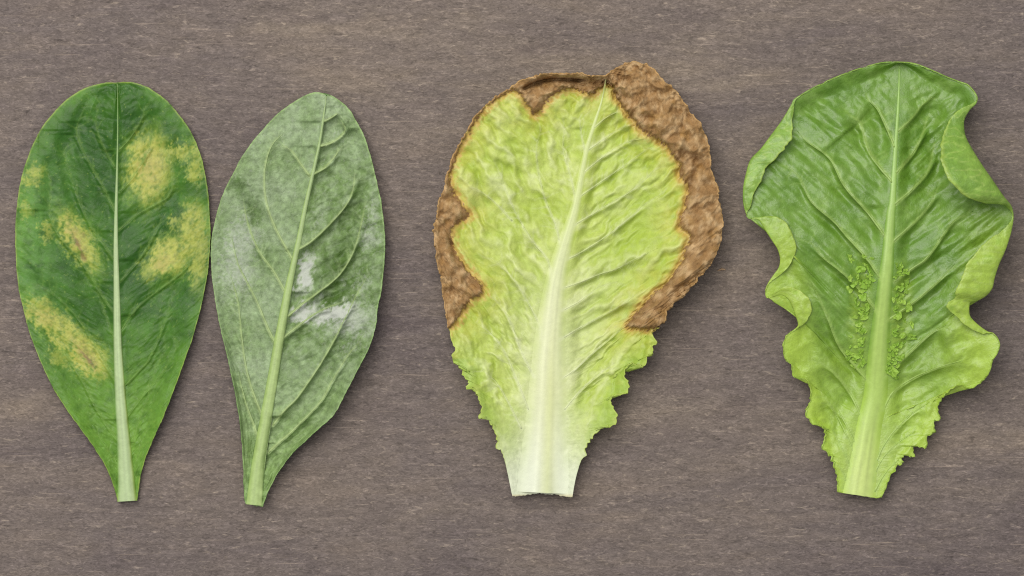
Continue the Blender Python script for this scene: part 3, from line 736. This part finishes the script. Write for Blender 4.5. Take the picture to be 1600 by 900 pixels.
    def mc(cu, y, x, yy, base):
        f = sm(250, 560, y)
        a = lin(206, 218, 150) * (1 - f)[:, None] + lin(222, 226, 186) * f[:, None]
        g_ = sm(600, 760, y)
        a = mixc(a, lin(226, 231, 210), g_)
        a = mixc(a, lin(206, 214, 140), 0.6 * np.exp(-((cu - 0.15) / 0.3) ** 2) * sm(420, 640, y))
        a = a * (1 + 0.07 * np.sin(cu * 17 + 1.2 * pn(y / 60, cu * 3, 3)) + 0.06 * pn(cu * 16, y / 90, 6))[:, None] * (1 + 0.03 * pn(y / 4, cu * 3, 4))[:, None]
        return mixc(a, base, sm(0.15, 0.9, np.abs(cu)))
    smat = leaf_material('white_rib', cells=0.0, rough=0.38, spec=0.42, cell=500, bump=0.10, mott=0.05, trans=0.10)
    lf.midrib_part(smat, root, mc, top=0.085, bot=0.12, end_col=lin(200, 190, 150), flat=2.6, ring=44, widen=1.25, lift_=0.4)
    lf.vein_parts(mat, bl, root, width=2.0, height=0.8)
leaf_scorched()

# ================================================================== leaf 4: fresh lettuce leaf with curled frilly edge
def leaf_curled():
    f = lambda *a: [(p[0], p[1], p[2] if len(p) > 2 else p[0], p[3] if len(p) > 2 else p[1]) for p in a]
    left = f((1405,98),(1388,98),(1371,100),(1336,110),(1302,123),(1270,138),(1250,150),(1240,157,1241,160),(1236,165,1239,172),(1221,190,1237,192),(1204,213,1235,217),(1189,233,1225,233),(1173,250,1210,249),(1166,271,1195,264),(1162,290,1188,283),(1161,306,1178,300),(1162,320,1172,322),
        (1166,334),(1170,341),(1185,343,1198,339),(1195,358,1215,341),(1206,375,1232,354),(1215,389,1241,375),(1219,404,1241,398),(1217,418,1231,418),(1208,431,1213,433),(1199,445),(1195,458),(1199,465),(1218,460,1222,449),(1230,465,1244,451),(1238,478,1262,463),(1244,495,1266,484),(1247,508,1258,503),(1240,516),(1229,523),(1223,537),(1224,552),(1228,563),(1236,568),(1237,578),(1238,587),(1250,590),(1260,592),(1264,602),(1266,615),(1264,628),(1258,642),(1262,652),(1268,661),(1278,663),(1286,667),(1289,680),(1285,692),(1285,700),(1294,708),(1299,716),(1303,730),(1307,747),(1308,769))
    right = f((1405,98),(1420,99),(1436,103),(1460,113),(1480,122),(1499,129),(1510,133),(1519,142),(1524,150),(1525,156),(1522,163,1517,163),(1513,172,1500,171),(1505,186,1482,187),(1504,199,1475,203),(1507,215,1470,220),(1517,234,1468,240),(1532,258,1471,260),(1550,284,1484,283),(1565,306,1508,307),(1574,317,1540,317),(1579,325,1565,318),(1581,336),(1580,350,1573,352),(1576,368,1555,368),(1568,392,1530,386),(1559,412,1511,409),(1552,433,1502,430),(1548,450,1496,448),(1538,462,1491,460),(1524,469,1490,466),(1514,472,1480,472),(1512,484,1480,482),(1514,495,1490,492),(1524,506,1506,507),(1540,518,1530,520),(1550,521),(1557,529),(1560,540),(1556,552),(1549,563),(1546,575),(1541,586),(1532,596),(1523,602),(1514,606),(1504,602),(1495,601),(1485,607),(1476,615),(1468,625),(1463,638),(1467,652),(1459,658),(1457,664),(1459,675),(1449,679),(1446,686),(1446,699),(1434,696),(1425,699),(1427,713),(1415,710),(1408,713),(1409,724),(1401,726),(1394,738),(1387,748),(1382,764),(1376,778))
    mid = [(1405,99,1.5),(1405,129,3),(1403,175,5),(1399,236,6.5),(1395,311,10),(1392,337,13),(1386,415,19),(1378,493,24),(1373,551,29),(1368,617,33),(1358,667,35),(1348,733,40),(1342,774,46)]
    lf = Leaf(mid, left, right, slope=0.8, nt=104, nf=22, sig=10, base_fade=300, teeth=(580, 765, 6.0, 11.0), soft=True)
    lf.veins([[(1386,374),(1357,334),(1319,291),(1296,248),(1261,222),(1246,205)], [(1380,442),(1354,404),(1325,372),(1302,346),(1268,316),(1248,278),(1228,258)], [(1374,492),(1340,450),(1313,424),(1284,401),(1262,372)],
        [(1362,602),(1335,572),(1310,540),(1290,490),(1264,433)], [(1394,285),(1360,242),(1348,207),(1342,190),(1320,178)], [(1398,230),(1385,200),(1370,170),(1350,152)], [(1350,660),(1325,610),(1300,580),(1270,560)], [(1340,700),(1320,660),(1300,625)], [(1336,768),(1326,724),(1310,690),(1296,664)], [(1328,768),(1319,742),(1308,724)], [(1344,768),(1333,706),(1304,644),(1280,612)],
        [(1358,768),(1374,724),(1400,694),(1430,674)], [(1366,768),(1384,738),(1404,718)], [(1360,745),(1382,694),(1416,654),(1452,628)],
        [(1394,322),(1420,300),(1447,271),(1455,242),(1460,215)], [(1397,440),(1425,420),(1447,404),(1470,372),(1490,345),(1520,330)], [(1388,500),(1430,470),(1467,438),(1492,412)], [(1383,588),(1424,548),(1455,520),(1478,508)],
        [(1380,640),(1396,612),(1428,590),(1466,574),(1508,562)], [(1400,270),(1425,240),(1440,210),(1448,180)], [(1403,205),(1425,185),(1440,165),(1462,148)], [(1392,380),(1425,350),(1452,320),(1464,292)]], vw=1.5)
    px, py = lf.px, lf.py; u = lf.Tz; R_ = lf.side > 0
    n1 = fbm(px / 60, py / 60, 101, 4); n2 = fbm(px / 18, py / 18, 102, 4); n3 = fbm(px / 6, py / 6, 103, 3)
    flat_in = np.clip(1 - lf.fl, 0, 1)
    z = 12 + np.where(R_, 24, 15 * sm(240, 400, py)) * u ** 2 * sm(90, 220, py) * sm(680, 560, py) + 8 * u * sm(560, 720, py) * lf.wf + 46 * sm(90, 330, py) * sm(640, 400, py) * (1 - 0.75 * u ** 2) + 14 * sm(26, 0, lf.de) * sm(200, 150, py) * sm(0.6, 0.8, u)
    z += 16 * u ** 2 * R_ * np.exp(-((py - 560) / 60) ** 2) + 12 * u ** 2 * np.exp(-((py - 320) / 130) ** 2)
    z -= 17 * np.exp(-((px - 1462) / 30) ** 2 - ((py - 235) / 90) ** 2) * (lf.fl == 0)
    rel = lf.rm * (lf.fl == 0) * sm(1, .88, u)
    z += lf.fl * (2.2 * fbm(px / 20, py / 20, 115, 3) + 1.2 * fbm(px / 8, py / 8, 116, 2))
    z -= 20.0 * lf.tr * rel * sm(740, 620, py)
    z += 2.6 * fbm(px / 34, py / 34, 105, 2) * rel + 5.0 * fbm(lf.Mg * 28 + lf.side * 4, u * 2.6, 107, 2) * rel * sm(.02, .12, lf.Sg)
    z += 1.1 * fbm(px / 12, py / 12, 108, 3) * rel - 0.8 * lf.fv * rel
    z += 2 * np.sin(lf.Mg * 95 + lf.side) * sm(.8, 1, u) * sm(560, 620, py) * sm(740, 690, py)
    zb = z
    z = z + lf.fz
    z = gsmooth(z.T, 0.8).T
    # ---- pigment
    c = np.broadcast_to(lin(114, 156, 50), (*px.shape, 3)).copy()
    c = mixc(c, lin(94, 138, 34), 0.75 * sm(-.3, .6, n1 + .3 * n2))
    c = mixc(c, lin(144, 178, 88), 0.45 * sm(0, .7, n2 - .3 * n1))
    c = mixc(c, lin(174, 206, 80), 0.85 * sm(460, 700, py + 60 * n1))
    c = mixc(c, lin(178, 208, 70), 0.85 * sm(0.5, 0.95, u) * sm(300, 480, py + 40 * n1))
    c = mixc(c, lin(196, 214, 124), 0.8 * sm(640, 770, py) * sm(1.0, 0.2, u))
    c = mixc(c, lin(178, 206, 112), 0.65 * lf.vm)
    c = mixc(c, lin(164, 196, 98), 0.4 * lf.fv)
    c = mixc(c, lin(158, 190, 74), 0.6 * sm(2.4, .6, lf.de) * (lf.fl == 0) * sm(.9, .98, u) * sm(380, 280, py))
    gz = np.maximum(sm(1.2, .4, blob(px + 5 * n3, py, 1343, 485, 20, 90, 4)), sm(1.2, .4, blob(px + 5 * n3, py, 1408, 490, 20, 90, 4)))
    c = mixc(c, lin(160, 192, 66), 0.6 * gz * sm(-.6, .4, n3 + .2))
    und = mixc(np.broadcast_to(lin(122, 164, 54), (*px.shape, 3)).copy(), lin(146, 184, 72), sm(-.5, .5, n1 + .3 * n2))
    und = mixc(und, lin(178, 206, 74), 0.8 * sm(300, 400, py))
    und = mixc(und, lin(122, 166, 58), 0.4 * sm(.1, .7, n2))
    uv = np.abs(pn(lf.Sg * 70 + lf.side * 8 + 0.3 * n2, lf.fl * 1.6, 131)); und = mixc(und, lin(184, 208, 108), 0.5 * sm(.13, .0, uv) * (lf.fl > 0))
    und = mixc(und, lin(180, 204, 90), 0.7 * sm(.9, 1.0, lf.fl))
    und = und * (1 + 0.10 * n2 + 0.10 * n3)[..., None]
    root = leaf_root('curled_leaf', 1342, 776, 'fresh green lettuce leaf with curled frilly edges, rightmost of the four')
    mat = leaf_material('fresh_lettuce', rough=0.44, spec=0.9, cell=430, bump=0.26, mott=0.12, trans=0.22)
    bl = lf.finish('blade', z, c, und, 0.0003, mat, root, lift=0.0010)
    def mc(cu, y, x, yy, base):
        f_ = sm(200, 560, y)
        a = lin(158, 192, 108) * (1 - f_)[:, None] + lin(172, 200, 104) * f_[:, None]
        a = mixc(a, lin(196, 212, 130), sm(600, 760, y) * 0.8)
        a = a * (1 + (0.05 + 0.08 * sm(580, 720, y)) * np.sin(cu * 13 + 1.6 * pn(y / 60, cu * 3, 3)) + 0.08 * pn(cu * 14, y / 80, 6))[:, None] * (1 + 0.03 * pn(y / 3.5, cu * 3, 4))[:, None]
        return mixc(a, base, sm(0.3, 0.95, np.abs(cu)) * 0.9)
    smat = leaf_material('green_rib', cells=0.0, rough=0.36, spec=0.42, cell=500, bump=0.10, mott=0.06, trans=0.06)
    lf.midrib_part(smat, root, mc, top=0.16, bot=0.18, end_col=lin(150, 150, 90), flat=1.9, ring=36, widen=1.15, lift_=0.4)
    lf.vein_parts(mat, bl, root, width=3.0, height=1.2)
    # ---- little leafy outgrowths either side of the rib
    gm = leaf_material('leafy_growth', rough=0.5, spec=0.35, cell=900, bump=0.25, mott=0.15, trans=0.15)
    rnd = random.Random(4)
    pts = [(1329,404),(1343,421),(1329,434),(1352,444),(1327,453),(1337,470),(1349,463),(1356,478),(1346,485),(1351,497),(1342,507),(1349,517),(1348,532),(1346,551),(1349,566),(1335,444),(1340,434),
           (1405,426),(1415,426),(1415,444),(1405,451),(1405,473),(1420,480),(1403,492),(1412,500),(1425,507),(1403,510),(1410,524),(1399,522),(1410,539),(1398,546),(1405,561),(1425,527),(1395,580),(1398,588)]
    for i in range(26):
        y = rnd.uniform(405, 570); pts.append((1382 - 0.066 * (y - 415) * 1.9 - 16 - rnd.triangular(0, 34, 8), y))
    for i in range(28):
        y = rnd.uniform(415, 575); pts.append((1388 - 0.066 * (y - 415) * 1.6 + 12 + rnd.triangular(0, 32, 8), y))
    for i in range(36):
        y = rnd.uniform(398, 578); pts.append((1382 - 0.066 * (y - 415) * 1.9 - 15 - rnd.triangular(0, 30, 4), y))
        y = rnd.uniform(408, 585); pts.append((1388 - 0.066 * (y - 415) * 1.6 + 11 + rnd.triangular(0, 28, 4), y))
    for i, (x, y) in enumerate(pts):
        bm = bmesh.new(); lay = bm.verts.layers.float_color.new('Col')
        r = rnd.uniform(5.5, 9.0) * (0.66 if i >= 35 else 1.0)
        b_ = rnd.uniform(-16, 16)
        g0 = lin(148 + b_, 186 + b_ * 0.8, 70 + b_ * 0.8)
        rot = Matrix.Rotation(rnd.uniform(0, 6.28), 3, 'Z') @ Matrix.Rotation(rnd.uniform(-.6, .6), 3, 'X') @ Matrix.Rotation(rnd.uniform(-.6, .6), 3, 'Y')
        k = rnd.choice((9, 10, 11)); asp = rnd.uniform(0.45, 0.85)
        rings = []
        for (rf, h) in ((0.8, -0.4), (1.05, 0.05), (0.55, 0.22)):     # a crumpled leaflet: skirt, frilled edge, puckered crown
            ring = []
            for j in range(k):
                a_ = 6.283 * (j + rnd.uniform(-.2, .2)) / k; q = r * rf * rnd.uniform(0.5, 1.3) * (0.7 if h < 0 else 1)
                v = bm.verts.new(rot @ Vector((q * math.cos(a_), q * asp * math.sin(a_), r * (h + rnd.uniform(-.14, .18)))) * S)
                v[lay] = (*(g0 * rnd.uniform(0.86, 1.14)), 1); ring.append(v)
            rings.append(ring)
        cv = bm.verts.new(rot @ Vector((0, 0, r * rnd.uniform(-0.05, 0.35))) * S); cv[lay] = (*g0, 1)
        for ra_, rb_ in zip(rings, rings[1:]):
            for j in range(k): bm.faces.new((ra_[j], ra_[(j + 1) % k], rb_[(j + 1) % k], rb_[j]))
        for j in range(k): bm.faces.new((rings[2][j], rings[2][(j + 1) % k], cv))
        bm.faces.new(rings[0][::-1])
        me = bpy.data.meshes.new('leafy_growth'); bm.to_mesh(me); bm.free(); me.materials.append(gm)
        o = bpy.data.objects.new('leafy_growth', me); col.objects.link(o); o.parent = root.obj
        zz = lf.at(x, y)[0] / S
        p = world(np.array(x), np.array(y), np.array(zz + 0.2 + rnd.uniform(0, 1.8)))
        o.location = Vector(p.tolist()) - Vector(root.matrix_world_loc)
leaf_curled()

# ================================================================== a splinter lying on the board
def splinter():
    n = 9; verts = []; faces = []; rnd = random.Random(2)
    for i in range(n):
        f = i / (n - 1); x = 1121 + 13 * f; y = 423 - 2.2 * math.sin(f * 2.6) + rnd.uniform(-.3, .3); r = 1.7 * math.sin(math.pi * (0.08 + 0.84 * f)) + 0.15
        for (a, b) in ((-1, 0.05), (-.55, .75), (.45, .9), (1, 0.05)):
            verts.append(world(np.array(x), np.array(y + a * r), np.array(0.1 + b * r * rnd.uniform(.8, 1.1))))
    for i in range(n - 1):
        for j in range(4):
            a = 4 * i + j; b = 4 * i + (j + 1) % 4; faces.append((a, b, b + 4, a + 4))
    faces += [(3, 2, 1, 0), tuple(4 * (n - 1) + j for j in range(4))]
    v = np.array(verts); col_ = np.tile(lin(176, 148, 118), (len(v), 1)) * np.random.RandomState(1).uniform(.85, 1.1, (len(v), 1))
    m = leaf_material('splinter_wood', rough=0.8, spec=0.2, cell=900, bump=0.4, mott=0.2, trans=0.0, cells=0.0)
    o = mesh_obj('wood_splinter', v, faces, m, None, col_)
    tag(o, 'tiny pale splinter on the board between the scorched and the curled leaf', 'splinter')
splinter()
